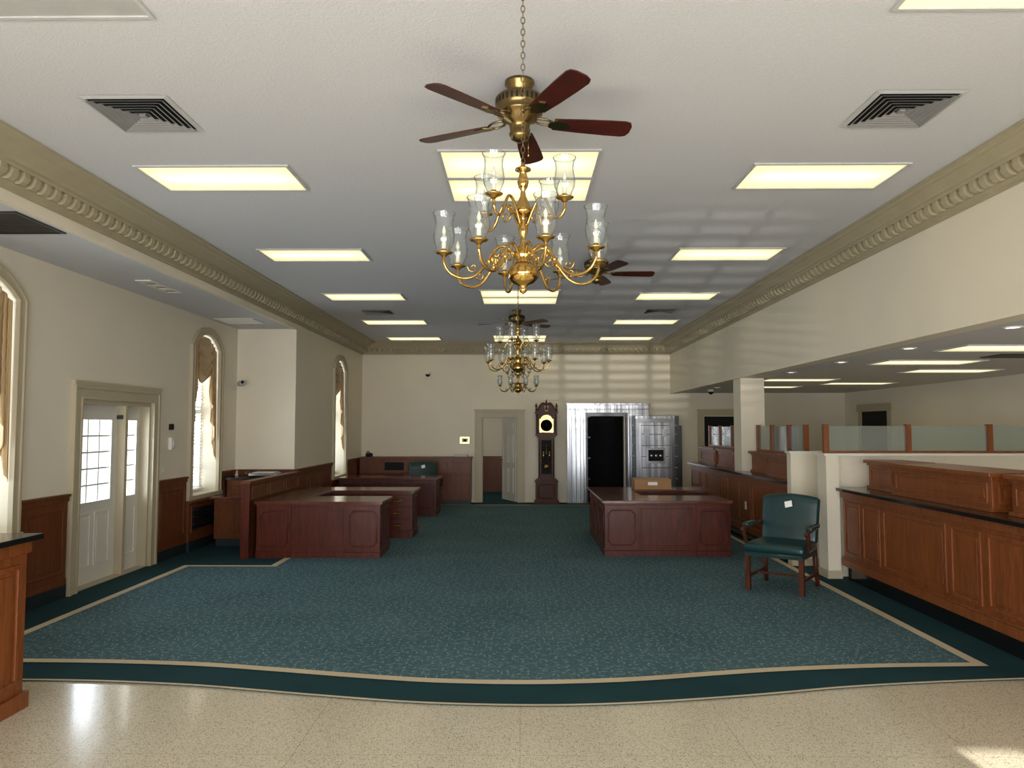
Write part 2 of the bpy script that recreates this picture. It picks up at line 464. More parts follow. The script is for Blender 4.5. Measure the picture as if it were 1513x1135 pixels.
# ------------------------------------------------------------------ crown moulding
def crown(name,ax,c,out,a0,a1,pj=1.0):
    b=MB(); X='y' if ax=='x' else 'x'
    prof=[(0,3.47),(.025,3.47),(.025,3.495),(.05,3.515),(.05,3.605),(.125,3.605),(.135,3.625),(.155,3.63),(.165,3.65),(.19,3.675),(.215,3.70),(.235,3.705),(.245,3.725),(.27,3.73),(.27,H-.001),(0.001,H-.001)]
    prof=[(d if d<=.135 else .135+(d-.135)*pj,z) for d,z in prof]
    b.prism([(c+out*d,z) for d,z in prof],X,a0,a1,m_crown)
    n=int((a1-a0)/.125)
    for i in range(n):
        t=a0+.03+i*.125
        pr=[(.049,3.522),(.08,3.518),(.105,3.535),(.122,3.57),(.122,3.604),(.049,3.604)]
        b.prism([(c+out*d,z) for d,z in pr],X,t,t+.062,m_crown)
        pr=[(.049,3.57),(.08,3.55),(.098,3.575),(.098,3.603),(.049,3.603)]
        b.prism([(c+out*d,z) for d,z in pr],X,t+.08,t+.107,m_crown)
    return b.build(name,recenter=False)
crown('trim_1','x',XM,1,YF,YB,1.6)
crown('trim_2','x',XR,-1,YF,YB)
crown('trim_3','y',YB,-1,XM,XR)
# ------------------------------------------------------------------ casings, wainscot
def panel(b,ax,c,out,a0,a1,z0,z1,m,t=.025,d=.014,raised=True):
    c2=c-out*.002
    def q(p0,p1,r0,r1,dd):
        if ax=='x': b.box(c2,c+out*dd,p0,p1,r0,r1,m)
        else: b.box(p0,p1,c2,c+out*dd,r0,r1,m)
    q(a0,a1,z0,z0+t,d); q(a0,a1,z1-t,z1,d); q(a0,a0+t,z0+t,z1-t,d); q(a1-t,a1,z0+t,z1-t,d)
    if raised and a1-a0>.2: q(a0+t+.03,a1-t-.03,z0+t+.03,z1-t-.03,d*.5)
def wains(name,ax,c,out,a0,a1,z1=1.04,m=None,n=None):
    m=m or m_wains
    b=MB()
    def q(p0,p1,r0,r1,dd,mm=m):
        if ax=='x': b.box(c+out*.001,c+out*dd,p0,p1,r0,r1,mm)
        else: b.box(p0,p1,c+out*.001,c+out*dd,r0,r1,mm)
    q(a0,a1,.2,z1-.05,.02); q(a0,a1,0,.14,.032,m_base); q(a0,a1,z1-.05,z1,.035); q(a0,a1,z1,z1+.025,.055); q(a0,a1,.14,.2,.03)
    n=n or max(1,round((a1-a0)/.75)); w=(a1-a0)/n
    for i in range(n): panel(b,ax,c+out*.02,out,a0+i*w+.07,a0+(i+1)*w-.07,.27,z1-.12,m)
    return b.build(name,bevel=.003,recenter=False)
wains('trim_4','x',XL,1,6.98,7.72)
wains('trim_5','x',XL,1,9.62,10.47)
wains('trim_6','x',XL,1,11.7,12.24)
wains('trim_7','y',12.3,-1,XL+.06,XM)
wains('trim_8','x',XM,1,12.3,14.68)
wains('trim_9','x',XM,1,15.92,YB)
wains('trim_10','x',XM,1,14.69,15.91,.70)
wains('trim_11','x',XL,1,-1.9,5.68)
def casing(b,xi,a,c,zb,zt,rise,w,out=1):
    d=.035*out
    ar_o=arch(a-w,c+w,zt,rise+w,20) if rise>0 else [(c+w,zt+w),(a-w,zt+w)]
    ar_i=arch(a,c,zt,rise,20) if rise>0 else [(c,zt),(a,zt)]
    o=[(c+w,zb)]+ar_o+[(a-w,zb)]; i=[(c,zb)]+ar_i+[(a,zb)]
    n=len(o)
    for k in range(n-1):
        for (w0,w1,dd) in ((.05,.97,d),(.76,1,d*1.5),(0,.15,d*1.3)):
            def mixp(p,q,t): return (p[0]+(q[0]-p[0])*t,p[1]+(q[1]-p[1])*t)
            P=[mixp(i[k],o[k],w0),mixp(i[k],o[k],w1),mixp(i[k+1],o[k+1],w1),mixp(i[k+1],o[k+1],w0)]
            b.prism(P,'x',xi+.001*out,xi+dd,m_trim)
def window(idx,xi,W):
    a,c,zb,zt,rise=W
    b=MB()
    casing(b,xi,a,c,zb,zt,rise,.11)
    b.box(xi-.02,xi+.06,a-.14,c+.14,zb-.06,zb-.001,m_trim)
    xo=xi-.3
    for (p,q) in ((a+.001,a+.05),(c-.05,c-.001)): b.box(xo,xo+.06,p,q,zb,zt+rise*.3,m_white)
    b.box(xo,xo+.061,a+.05,c-.05,zb+.001,zb+.06,m_white); b.box(xo,xo+.061,a+.05,c-.05,(zb+zt)/2+.1,(zb+zt)/2+.16,m_white)
    for k in (1,2):
        y=a+(c-a)*k/3; b.box(xo+.02,xo+.04,y-.014,y+.014,zb,zt+rise*.9,m_white)
    for k in range(1,6):
        z=zb+(zt-zb)*k/6; b.box(xo+.021,xo+.039,a,c,z-.014,z+.014,m_white)
    b.add([(xo+.03,a,zb),(xo+.03,c,zb),(xo+.03,c,zt+rise*.8),(xo+.03,a,zt+rise*.8)],[(0,1,2,3)],m_pane)
    o=b.build('window_%d'%idx,recenter=False)
    b=MB(); z=zb+.08
    b.box(xi-.23,xi-.18,a+.03,c-.03,zt-.02,zt+.03,m_blind)
    while z<zt-.03:
        b.add([(xi-.225,a+.03,z-.011),(xi-.185,a+.03,z+.011),(xi-.185,c-.03,z+.011),(xi-.225,c-.03,z-.011)],[(0,1,2,3)],m_blind); z+=.05
    for y in (a+.15,c-.15): b.box(xi-.182,xi-.18,y-.01,y+.01,zb+.05,zt,m_blind)
    b.box(xi-.225,xi-.185,a+.03,c-.03,zb+.03,zb+.05,m_blind)
    b.build('venetian_blind',recalc=False)
    # swag and jabot curtain
    b=MB(); N=110; R=30; vs=[];fs=[]
    cy=(a+c)/2; hw=(c-a)/2-.012
    for i in range(N+1):
        s=-1+2*i/N; y=cy+hw*s
        ht=zt+rise*(1-s*s)-.02
        A=abs(s)
        if A<.56: drop=.5+.2*math.cos(A/.56*pi/2)
        else:
            t=(A-.56)/.44; drop=.72+.95*(round(t*4)/4*.6+t*.4)
        for j in range(R+1):
            u=j/R
            if A>=.56: x=-.03+.03*math.sin(s*40)*(.3+.7*u)
            else: x=-.045+.028*math.sin(u*24+A*A*9)*(1-.3*A)+.04*math.sin(u*pi)
            vs.append((xi+x,y,ht-drop*u))
    for i in range(N):
        for j in range(R):
            p=i*(R+1)+j; fs.append((p,p+R+1,p+R+2,p+1))
    b.add(vs,fs,m_gold,True); o=b.build('curtain_swag',recalc=False)
    sd=o.modifiers.new('thick','SOLIDIFY'); sd.thickness=.004
window(1,XL,W1); window(2,XL,W2); window(3,XM,W3)
b=MB(); b.box(XL+.002,XL+.05,10.49,11.68,.14,.70,m_wains); b.box(XL+.002,XL+.06,10.49,11.68,0,.14,m_base); b.box(XL+.002,XL+.1,10.46,11.69,.69,.715,m_wains)
b.box(XL+.045,XL+.055,10.6,11.55,.3,.6,m_dark)
for k in range(9): b.box(XL+.05,XL+.065,10.6,11.55,.31+k*.033,.322+k*.033,m_steeld)
panel(b,'x',XL+.05,1,10.56,11.6,.26,.64,m_wains,raised=False)
b.build('radiator_cover',bevel=.003)
b=MB(); b.box(XL+.002,XL+.05,5.7,6.96,.14,.70,m_wains); b.box(XL+.002,XL+.06,5.7,6.96,0,.14,m_base); panel(b,'x',XL+.05,1,5.8,6.86,.26,.64,m_wains); b.build('trim_12')
b=MB(); casing(b,XL,D1[0],D1[1],0,D1[3],0,.15)
b.box(XL+.001,XL+.056,D1[0]-.17,D1[1]+.17,D1[3]+.15,D1[3]+.19,m_trim)
b.build('trim_13',recenter=False)
def sixpanel(b,ax,c,out,a0,a1,z0,z1,m,rows):
    w=(a1-a0)
    for (f0,f1) in rows:
        for (g0,g1) in ((.12,.46),(.54,.88)):
            panel(b,ax,c,out,a0+w*g0,a0+w*g1,z0+(z1-z0)*f0,z0+(z1-z0)*f1,m,t=.018,d=.01)
b=MB(); xd=XL-.12
y0,y1=D1[0]+.04,D1[0]+.98; ys0,ys1=y1+.06,D1[1]-.04
b.box(XL-.2,XL,D1[0]+.001,D1[0]+.04,0,D1[3]-.05,m_trim); b.box(XL-.2,XL,D1[1]-.04,D1[1]-.001,0,D1[3]-.05,m_trim); b.box(XL-.2,XL,D1[0]+.001,D1[1]-.001,D1[3]-.05,D1[3]-.001,m_trim)
b.box(XL-.2,XL-.02,y1,ys0,.02,D1[3]-.05,m_trim); b.box(XL-.3,XL-.001,D1[0]+.001,D1[1]-.001,0,.02,m_trim)
for (p,q,st) in ((y0,y1,.13),(ys0,ys1,.09)):
    gz0,gz1=.92,1.84
    b.box(xd-.04,xd,p,q,.02,gz0,m_white); b.box(xd-.04,xd,p,q,gz1,D1[3]-.05,m_white)
    b.box(xd-.04,xd,p,p+st,gz0,gz1,m_white); b.box(xd-.04,xd,q-st,q,gz0,gz1,m_white)
    nv=3 if q-p>.6 else 1
    for k in range(1,nv): y=p+st+(q-p-2*st)*k/nv; b.box(xd-.03,xd-.01,y-.009,y+.009,gz0,gz1,m_white)
    for k in range(1,5): z=gz0+(gz1-gz0)*k/5; b.box(xd-.029,xd-.011,p+st,q-st,z-.009,z+.009,m_white)
    b.add([(xd-.02,p+st,gz0),(xd-.02,q-st,gz0),(xd-.02,q-st,gz1),(xd-.02,p+st,gz1)],[(0,1,2,3)],m_pane)
    panel(b,'x',xd,1,p+st-.02,q-st+.02,gz0-.03,gz1+.03,m_white,t=.03,d=.012,raised=False)
    if nv==3:
        w=q-p
        for g0,g1 in ((.13,.46),(.54,.87)): panel(b,'x',xd,1,p+w*g0,p+w*g1,.2,.8,m_white,t=.02,d=.012)
    else: panel(b,'x',xd,1,p+.07,q-.07,.2,.8,m_white,t=.02,d=.012)
b.box(xd,xd+.012,y0+.03,y0+.09,.9,1.12,m_brass)
b.tube([(xd+.01,y0+.06,1.0),(xd+.06,y0+.06,1.0)],[.01,.026],m_brass,10)
b.box(xd,xd+.07,y1-.02,y1-.001,1.85,1.9,m_steeld)
b.build('door_1')
b=MB()
def casing_y(b,a,c,zt,w,y,m=m_trim):
    y=y-.001
    for (x0,x1,z0,z1) in ((a-w+.02,a,0,zt+w),(c,c+w-.02,0,zt+w),(a,c,zt,zt+w)):
        b.box(x0,x1,y-.03,y,z0,z1,m)
    b.box(a-w-.015,a-w+.03,y-.05,y,0,zt+w-.02,m); b.box(c+w-.03,c+w+.015,y-.05,y,0,zt+w-.02,m); b.box(a-w-.03,c+w+.03,y-.06,y,zt+w-.02,zt+w+.03,m)
casing_y(b,-.89,-.05,2.0,.15,YB)
b.box(-.889,-.87,YB,YB+.15,0,1.98,m_trim); b.box(-.07,-.051,YB,YB+.15,0,1.98,m_trim); b.box(-.889,-.051,YB,YB+.15,1.98,1.999,m_trim)
b.build('trim_14')
b=MB(); b.M=Matrix.Translation((-.075,YB+.17,0))@Matrix.Rotation(math.radians(90+24),4,'Z')
b.box(0,.8,0,.04,.01,1.97,m_white)
sixpanel(b,'y',.04,1,0,.8,0,1.97,m_white,((.1,.4),(.46,.8),(.85,.95)))
b.tube([(.74,.04,.98),(.74,.1,.98)],[.012,.028],m_brass,10); b.tube([(.74,0,.98),(.74,-.06,.98)],[.012,.028],m_brass,10)
b.build('door_2')
b=MB(); casing_y(b,4.3,5.1,2.03,.12,YB); b.box(4.32,5.08,YB-.02,YB-.003,.01,2.01,m_dark); b.build('door_3')
b=MB()
b.box(XT-.03,XT-.001,15.3,15.45,0,2.1,m_trim); b.box(XT-.03,XT-.001,16.6,16.75,0,2.1,m_trim); b.box(XT-.04,XT-.001,15.25,16.8,2.1,2.26,m_trim); b.box(XT-.015,XT-.004,15.45,16.6,.01,2.1,m_dark)
b.build('door_4')
b=MB(); b.box(XR+.02,XR+.40,12.0,12.4,0,HL-.014,m_wall); b.build('wall_column',recenter=False)
# ------------------------------------------------------------------ ceiling fixtures
def troffer(lens,w=1.19,d=.6):
    b=MB(); t=.022
    b.box(-w/2,w/2,-d/2,-d/2+t,-.014,-.001,m_plast); b.box(-w/2,w/2,d/2-t,d/2,-.014,-.001,m_plast)
    b.box(-w/2,-w/2+t,-d/2+t,d/2-t,-.014,-.001,m_plast); b.box(w/2-t,w/2,-d/2+t,d/2-t,-.014,-.001,m_plast)
    b.box(-w/2+t,w/2-t,-d/2+t,d/2-t,-.006,-.001,lens)
    return b.build('ceiling_light_panel',recenter=False)
t0=troffer(m_light); first=True
pos=[]
for y in (5.84,8.5,11.25,14.0,16.6):
    pos+=[(-2.36,y),(2.37,y)]
pos+=[(2.37,3.17),(0,5.545),(0,6.155),(0,11.0),(0,11.61),(0,16.3),(0,16.91)]
for p in pos:
    if first: t0.location=(p[0],p[1],H); first=False
    else: dup(t0,(p[0],p[1],H))
t1=troffer(m_off); t1.location=(-2.37,3.2,H)
for p in [(4.95,7.55),(6.6,7.55),(5.0,9.2),(6.1,10.6),(4.7,12.6),(6.15,13.6),(4.9,14.8),(5.0,5.8)]:
    dup(t0,(p[0],p[1],HL))
def vent():
    b=MB(); a=.275
    b.box(-a+.02,a-.02,-a+.02,a-.02,-.004,-.002,m_dark)
    def ring(a0,a1,z0,z1,m):
        vs=[(sx*a0,sy*a0,z0) for sx,sy in ((-1,-1),(1,-1),(1,1),(-1,1))]+[(sx*a1,sy*a1,z1) for sx,sy in ((-1,-1),(1,-1),(1,1),(-1,1))]
        fs=[(i,(i+1)%4,4+(i+1)%4,4+i) for i in range(4)]
        b.add(vs,fs,m)
    ring(a,a-.03,-.004,-.012,m_plast); ring(a-.03,a-.036,-.012,-.004,m_plast)
    r=a-.04
    while r>.03:
        ring(r,r-.024,-.022,-.006,m_vent); ring(r+.004,r,-.022,-.022,m_vent); r-=.036
    b.box(-.02,.02,-.02,.02,-.02,-.004,m_vent)
    return b.build('ceiling_air_vent',recenter=False,recalc=False)
v0=vent(); v0.location=(-2.4,4.62,H)
for p in [(2.4,4.6),(-2.45,12.75),(2.4,12.7)]: dup(v0,(p[0],p[1],H))
def grille(name,x0,x1,y0,y1,z,n,m):
    b=MB(); b.box(x0,x1,y0,y0+.025,z-.012,z-.001,m); b.box(x0,x1,y1-.025,y1,z-.012,z-.001,m); b.box(x0,x0+.025,y0+.025,y1-.025,z-.012,z-.001,m); b.box(x1-.025,x1,y0+.025,y1-.025,z-.012,z-.001,m)
    b.box(x0+.02,x1-.02,y0+.02,y1-.02,z-.004,z-.002,m_dark if m is not m_white else m_vent)
    for k in range(n):
        y=y0+.03+(y1-y0-.06)*k/n; b.box(x0+.02,x1-.02,y,y+(y1-y0)/n*.45,z-.01,z-.0045,m)
    b.build(name)
grille('return_air_grille',-4.5,-3.82,5.52,6.15,HS,16,m_steeld)
grille('soffit_air_vent',-4.28,-4.1,8.15,8.9,HS,3,m_white)
grille('soffit_air_vent',-4.6,-4.0,11.05,11.6,HS,8,m_white)
grille('soffit_air_vent',5.3,5.9,8.2,8.6,HL,8,m_steeld)
b=MB(); b.shell([(.075,-.001),(.08,-.006),(.06,-.01),(.055,-.003)],(0,0,0),m_white,20); b.lathe([(.054,-.004),(.0,-.0035)],(0,0,0),m_can,16)
c0=b.build('recessed_light',recenter=False,recalc=False); c0.location=(3.97,6.0,HL)
for y in (7.6,9.2,10.9,13.0,15.0): dup(c0,(3.97,y,HL))
# ------------------------------------------------------------------ ceiling fan
def fan():
    b=MB()
    b.lathe([(.0,0),(.085,0),(.085,-.02),(.07,-.03),(.075,-.05),(.06,-.06),(.06,-.075),(.125,-.09),(.14,-.105),(.14,-.16),(.125,-.175),(.135,-.185),(.13,-.2),(.1,-.215),(.1,-.235),(.06,-.25),(.055,-.30),(.062,-.31),(.05,-.34),(.02,-.355),(0,-.36)],(0,0,-.001),m_abrass,32)
    for k in range(30):
        a=2*pi*k/30
        c,s=math.cos(a),math.sin(a); r=.1415
        b.add([(r*c-.006*s,r*s+.006*c,-.115),(r*c+.006*s,r*s-.006*c,-.115),(r*c+.006*s,r*s-.006*c,-.15),(r*c-.006*s,r*s+.006*c,-.15)],[(0,1,2,3)],m_dark)
    for ang in (10,82,154,226,298):
        M=Matrix.Rotation(math.radians(ang),4,'Z')
        b.M=M
        for sg in (-1,1):
            b.tube(catmull([(.07,0,-.225),(.11,sg*.03,-.225),(.16,sg*.035,-.232),(.2,sg*.012,-.236)],4),.007,m_abrass,6)
        b.M=M@Matrix.Translation((0,0,-.24))@Matrix.Rotation(math.radians(-12),4,'X')
        b.prism([(.17,-.02),(.22,-.045),(.28,-.03),(.3,0),(.28,.03),(.22,.045),(.17,.02)],'z',-.008,-.0035,m_abrass)
        out=[(.2,-.05),(.35,-.062),(.52,-.07),(.62,-.072),(.65,-.062),(.665,-.03)]
        pl=out+[(x,-y) for x,y in reversed(out)]
        b.prism(pl,'z',-.003,.004,m_mahog)
        b.M=Matrix.Identity(4)
    b.tube([(.05,0,-.33),(.05,0,-.42)],.0015,m_brass,5); b.lathe([(0,0),(.006,.005),(.004,.02),(0,.025)],(.05,0,-.445),m_brass,8)
    return b.build('ceiling_fan',recenter=False)
f0=fan(); f0.location=(0,4.2,H)
dup(f0,(.88,8.45,H),math.radians(-8)); dup(f0,(-.05,12.6,H),math.radians(20))
# ------------------------------------------------------------------ chandelier
def chandelier():
    b=MB(); Z=lambda z:z-H
    b.lathe([(0,0),(.065,0),(.06,-.015),(.03,-.03),(.012,-.045),(0,-.05)],(0,0,-.001),m_brass,20)
    z=-.045; k=0; zend=Z(2.915)
    while z>zend:
        pts=[]
        for i in range(12):
            a=2*pi*i/12; u=.0085*math.cos(a); w=.017*math.sin(a)
            pts.append((u,0,z-.017+w) if k%2==0 else (0,u,z-.017+w))
        b.tube(pts,.0022,m_abrass,5,closed=True); z-=.027; k+=1
    pr=[(0,2.93),(.008,2.925),(.012,2.91),(.034,2.90),(.036,2.893),(.014,2.885),(.02,2.86),(.026,2.84),(.02,2.815),(.01,2.80),(.013,2.775),(.024,2.75),(.03,2.735),(.04,2.715),(.042,2.70),(.03,2.69),(.014,2.68),(.012,2.66),(.022,2.64),(.02,2.61),(.011,2.585),(.014,2.56),(.028,2.54),(.042,2.525),(.046,2.505),(.03,2.485),(.045,2.47),(.066,2.45),(.072,2.43),(.066,2.405),(.045,2.385),(.02,2.375),(.014,2.365),(.02,2.355),(.012,2.345),(0,2.335)]
    b.lathe([(r,Z(zz)) for r,zz in pr],(0,0,0),m_brass,28)
    def cup(x,y,zc):
        b.lathe([(0,-.012),(.012,-.012),(.016,-.004),(.033,0),(.04,.006),(.012,.008),(.012,.02),(0,.02)],(x,y,zc),m_brass,16)
        b.lathe([(.0095,.02),(.0095,.08),(0,.08)],(x,y,zc),m_cand,10)
        b.lathe([(.004,.08),(.009,.093),(.008,.105),(.002,.122),(0,.125)],(x,y,zc),m_cand,8)
        pr=[(.022,.008),(.03,.02),(.043,.05),(.046,.078),(.042,.105),(.0385,.13),(.041,.155),(.049,.178)]
        b.shell(pr,(x,y,zc),m_glass,20)
        b.tube([(x+.049*math.cos(2*pi*i/20),y+.049*math.sin(2*pi*i/20),zc+.178) for i in range(20)],.0018,m_glass,5,closed=True)
    for i in range(8):
        a=math.radians(22.5+45*i-8); c,s=math.cos(a),math.sin(a)
        P=[(.03,2.505),(.08,2.545),(.125,2.53),(.165,2.465),(.215,2.41),(.27,2.395),(.325,2.415),(.35,2.455),(.352,2.485)]
        b.tube(catmull([(r*c,r*s,Z(zz)) for r,zz in P],5),.0068,m_brass,8)
        sc=[(.125+.034*(1-t/14)*math.cos(2.2+t*.62),2.49+.034*(1-t/14)*math.sin(2.2+t*.62)) for t in range(13)]
        b.tube([(r*c,r*s,Z(zz)) for r,zz in sc],.0048,m_brass,6)
        sc=[(.225+.026*(1-t/14)*math.cos(.6-t*.62),2.445+.026*(1-t/14)*math.sin(.6-t*.62)) for t in range(12)]
        b.tube([(r*c,r*s,Z(zz)) for r,zz in sc],.0036,m_brass,6)
        b.lathe([(0,-.014),(.016,0),(0,.014)],(.155*c,.155*s,Z(2.475)),m_brass,8)
        cup(.352*c,.352*s,Z(2.497))
    for i in range(4):
        a=math.radians(45+90*i+10); c,s=math.cos(a),math.sin(a)
        P=[(.02,2.64),(.05,2.70),(.08,2.745),(.11,2.75),(.135,2.71),(.158,2.665),(.19,2.65),(.213,2.675),(.216,2.71)]
        b.tube(catmull([(r*c,r*s,Z(zz)) for r,zz in P],5),.0064,m_brass,8)
        sc=[(.095+.032*(1-t/14)*math.cos(2.2+t*.62),2.7+.032*(1-t/14)*math.sin(2.2+t*.62)) for t in range(13)]
        b.tube([(r*c,r*s,Z(zz)) for r,zz in sc],.0044,m_brass,6)
        cup(.216*c,.216*s,Z(2.725))
    return b.build('chandelier',recenter=False)
ch=chandelier(); ch.location=(0.015,3.25,H)
dup(ch,(-.02,8.4,H),.3); dup(ch,(-.03,13.3,H),.15)
# ------------------------------------------------------------------ desks
def octa(b,ax,c,out,a0,a1,z0,z1,m,r=.009,k=.05):
    P=[(a0+k,z0),(a1-k,z0),(a1,z0+k),(a1,z1-k),(a1-k,z1),(a0+k,z1),(a0,z1-k),(a0,z0+k)]
    pts=[(c+out*.003,p[0],p[1]) if ax=='x' else (p[0],c+out*.003,p[1]) for p in P]
    b.tube(pts,r,m,6,closed=True)
def desk_bar(b,x0,x1,y0,y1,front=True,h=.76):
    m=m_cher
    b.box(x0+.035,x1-.035,y0+.035,y1-.035,0,.09,m)
    b.box(x0+.04,x1-.04,y0+.04,y1-.04,.09,h-.06,m)
    b.box(x0+.02,x1-.02,y0+.028,y1-.02,.09,.12,m)
    b.box(x0,x1,y0,y1,h-.035,h,m_chert); b.box(x0+.02,x1-.02,y0+.015,y1-.02,h-.06,h-.035,m)
    w=(x1-x0)
    if front:
        ped=min(.46,w*.28)
        for (p,q) in ((x0+.03,x0+.03+ped),(x1-.03-ped,x1-.03)):
            b.box(p,q,y0+.015,y0+.05,.09,h-.06,m); octa(b,'y',y0+.015,-1,p+.05,q-.05,.17,h-.13,m,r=.012)
            b.box(p-.004,q+.004,y0+.005,y0+.05,0,.088,m)
        p,q=x0+.034+ped,x1-.034-ped
        b.box(p,q,y0+.03,y0+.05,0,.089,m)
        panel(b,'y',y0+.04,-1,p+.03,q-.03,.14,h-.1,m,t=.02,d=.008,raised=False)
def side_panels(b,ax,c,out,a0,a1,h=.76,n=1):
    w=(a1-a0)/n
    for i in range(n): octa(b,ax,c,out,a0+i*w+.08,a0+(i+1)*w-.08,.17,h-.13,m_cher)
def drawers(b,x0,x1,y,z0,z1,n):
    h=(z1-z0)/n
    for i in range(n):
        b.box(x0,x1,y-.014,y+.001,z0+i*h+.01,z0+(i+1)*h-.01,m_cher)
        xc=(x0+x1)/2; zc=z0+(i+.55)*h
        b.tube(catmull([(xc-.05,y-.014,zc),(xc-.045,y-.04,zc-.012),(xc+.045,y-.04,zc-.012),(xc+.05,y-.014,zc)],4),.005,m_brass,6)
        b.box(xc-.065,xc+.065,y-.017,y-.0135,zc-.018,zc+.018,m_brass)
b=MB(); desk_bar(b,-3.56,-1.84,10.02,10.85); side_panels(b,'x',-1.88,1,10.06,10.8)
desk_bar(b,-3.5,-1.66,11.8,12.5,front=False); b.box(-3.55,-3.0,10.82,11.85,0.0,.725,m_cher); b.box(-3.559,-2.95,10.851,11.799,.725,.7595,m_chert)
drawers(b,-2.15,-1.72,11.84,.12,.69,3); side_panels(b,'x',-1.70,1,11.84,12.45)
b.build('executive_desk',bevel=.004)
b=MB(); desk_bar(b,-3.6,-1.62,14.75,15.6); side_panels(b,'x',-1.66,1,14.8,15.55); b.build('executive_desk',bevel=.004)
b=MB(); desk_bar(b,1.12,2.88,10.18,11.0); b.box(1.16,1.72,10.97,12.5,0,.725,m_cher); b.box(1.12,1.78,11.001,12.55,.725,.7598,m_chert)
b.box(1.7,3.0,11.95,12.5,.1,.725,m_cher); b.box(1.781,3.05,11.9,12.549,.725,.7598,m_chert); b.box(1.75,2.95,11.98,12.45,0,.1,m_cher)
side_panels(b,'x',1.16,-1,10.3,12.45,n=3); b.build('executive_desk',bevel=.004)
b=MB(); b.box(1.84,2.42,12.0,12.35,.762,.93,m_card); b.box(1.84,2.42,12.17,12.18,.93,.932,m_paper); b.box(2.05,2.2,11.998,12.001,.83,.88,m_paper); b.build('cardboard_box',bevel=.003)
b=MB(); b.box(-3.70,-3.62,10.03,12.26,0,1.0,m_wains); b.box(-3.73,-3.59,9.94,12.26,1.0,1.035,m_wains); b.box(-3.71,-3.61,10.035,12.26,0,.1,m_wains)
b.box(-3.715,-3.605,9.955,10.03,0,1.0,m_cher)
for i in range(3): panel(b,'x',-3.62,1,10.08+i*.73,10.72+i*.73,.78,.96,m_wains,raised=False)
for i in range(3): panel(b,'x',-3.70,-1,10.08+i*.73,10.72+i*.73,.15,.9,m_wains)
b.build('office_partition',bevel=.003)
b=MB(); b.box(-4.6,-3.78,11.72,12.22,.08,.93,m_wains); b.box(-4.59,-3.79,11.76,12.22,0,.08,m_base); b.box(-4.63,-3.76,11.68,12.23,.93,.97,m_black)
for i in range(2): panel(b,'y',11.72,-1,-4.56+i*.4,-4.2+i*.4,.14,.86,m_wains)
b.build('alcove_cabinet',bevel=.003)
b=MB(); b.rbox(-4.3,-3.85,11.8,12.15,.972,1.03,.015,m_steel); b.rbox(-4.25,-3.9,11.85,12.1,1.03,1.045,.005,m_plast); b.tube(catmull([(-4.32,11.9,1.0),(-4.38,11.9,1.03),(-4.38,12.05,1.03),(-4.32,12.05,1.0)],4),.006,m_steel,6); b.build('serving_tray')
b=MB(); b.box(-4.55,-3.8,10.95,11.5,.70,.73,m_chert); b.box(-4.5,-3.85,11.0,11.45,.12,.70,m_wains)
b.box(-4.48,-3.87,11.02,11.43,0,.12,m_base)
for i in range(2): panel(b,'y',11.0,-1,-4.48+i*.31,-4.2+i*.31,.18,.66,m_wains)
b.build('side_cabinet',bevel=.003)
b=MB(); y=YB-.45
b.box(-3.66,-1.12,y,YB-.01,.1,1.04,m_wains); b.box(-3.65,-1.13,y+.03,YB-.01,0,.1,m_base); b.box(-3.66,-1.1,y-.03,YB-.01,1.04,1.08,m_wains)
for i in range(5):
    a=-3.62+i*.5; panel(b,'y',y,-1,a+.02,a+.48,.16,.72,m_wains)
    b.box(a+.03,a+.47,y-.004,y+.001,.78,.96,m_dark if i==1 else m_wains)
b.build('wood_credenza',bevel=.003)
b=MB(); b.rbox(-1.5,-1.2,y+.05,y+.3,1.082,1.13,.012,m_plast); b.box(-1.45,-1.25,y+.08,y+.25,1.13,1.134,m_paper); b.build('desk_tray')
b=MB(); b.rbox(-3.55,-3.42,y+.1,y+.3,1.082,1.16,.02,m_dark); b.tube(catmull([(-3.53,y+.12,1.17),(-3.49,y+.1,1.2),(-3.45,y+.12,1.17)],4),.012,m_dark,6); b.build('desk_telephone')
# ------------------------------------------------------------------ armchair
def armchair():
    b=MB(); m=m_mah
    b.rbox(-.28,.28,-.28,.25,.40,.50,.04,m_green,fn=lambda p:(p.x*(1-.08*(p.y)),p.y,p.z+(.02*math.cos(p.x*5)*math.cos(p.y*5) if p.z>.45 else 0)))
    b.box(-.27,.27,-.27,.24,.365,.41,m_green)
    def bk(p):
        zz=p.z+(.035*math.cos(p.x*6.0) if p.z>.9 else 0)
        w=1+.1*(p.z-.5)
        return (p.x*w,p.y+(p.z-.45)*.2-.02*math.cos(p.x*5.5),zz)
    b.rbox(-.27,.27,.21,.29,.46,.96,.035,m_green,fn=bk,div=8)
    for sx in (-1,1):
        b.box(sx*.25-.022,sx*.25+.022,-.262,-.218,0,.37,m)
        b.tube([(sx*.24,.25,.45),(sx*.245,.27,.2),(sx*.25,.31,0.0)],[.026,.024,.02],m,6)
        b.box(sx*.25-.012,sx*.25+.012,-.22,.27,.13,.16,m)
        b.tube(catmull([(sx*.27,-.13,.42),(sx*.295,-.15,.5),(sx*.30,-.19,.58),(sx*.30,-.2,.635)],5),[.02]*16,m,8)
        b.tube(catmull([(sx*.30,-.25,.625),(sx*.30,-.2,.645),(sx*.30,-.05,.655),(sx*.29,.12,.66),(sx*.275,.27,.67)],5),.02,m,8)
        b.rbox(sx*.30-.032,sx*.30+.032,-.16,.12,.655,.70,.018,m_green)
    b.box(-.238,.238,.0,.024,.135,.157,m)
    b.add([(-.03,.248,.84),(.04,.25,.86),(.03,.262,.925),(-.04,.258,.905)],[(0,1,2,3)],m_paper)
    b.tube([(-.275,-.283,.405),(.275,-.283,.405)],.004,m_abrass,5)
    return b.build('leather_armchair',recenter=False)
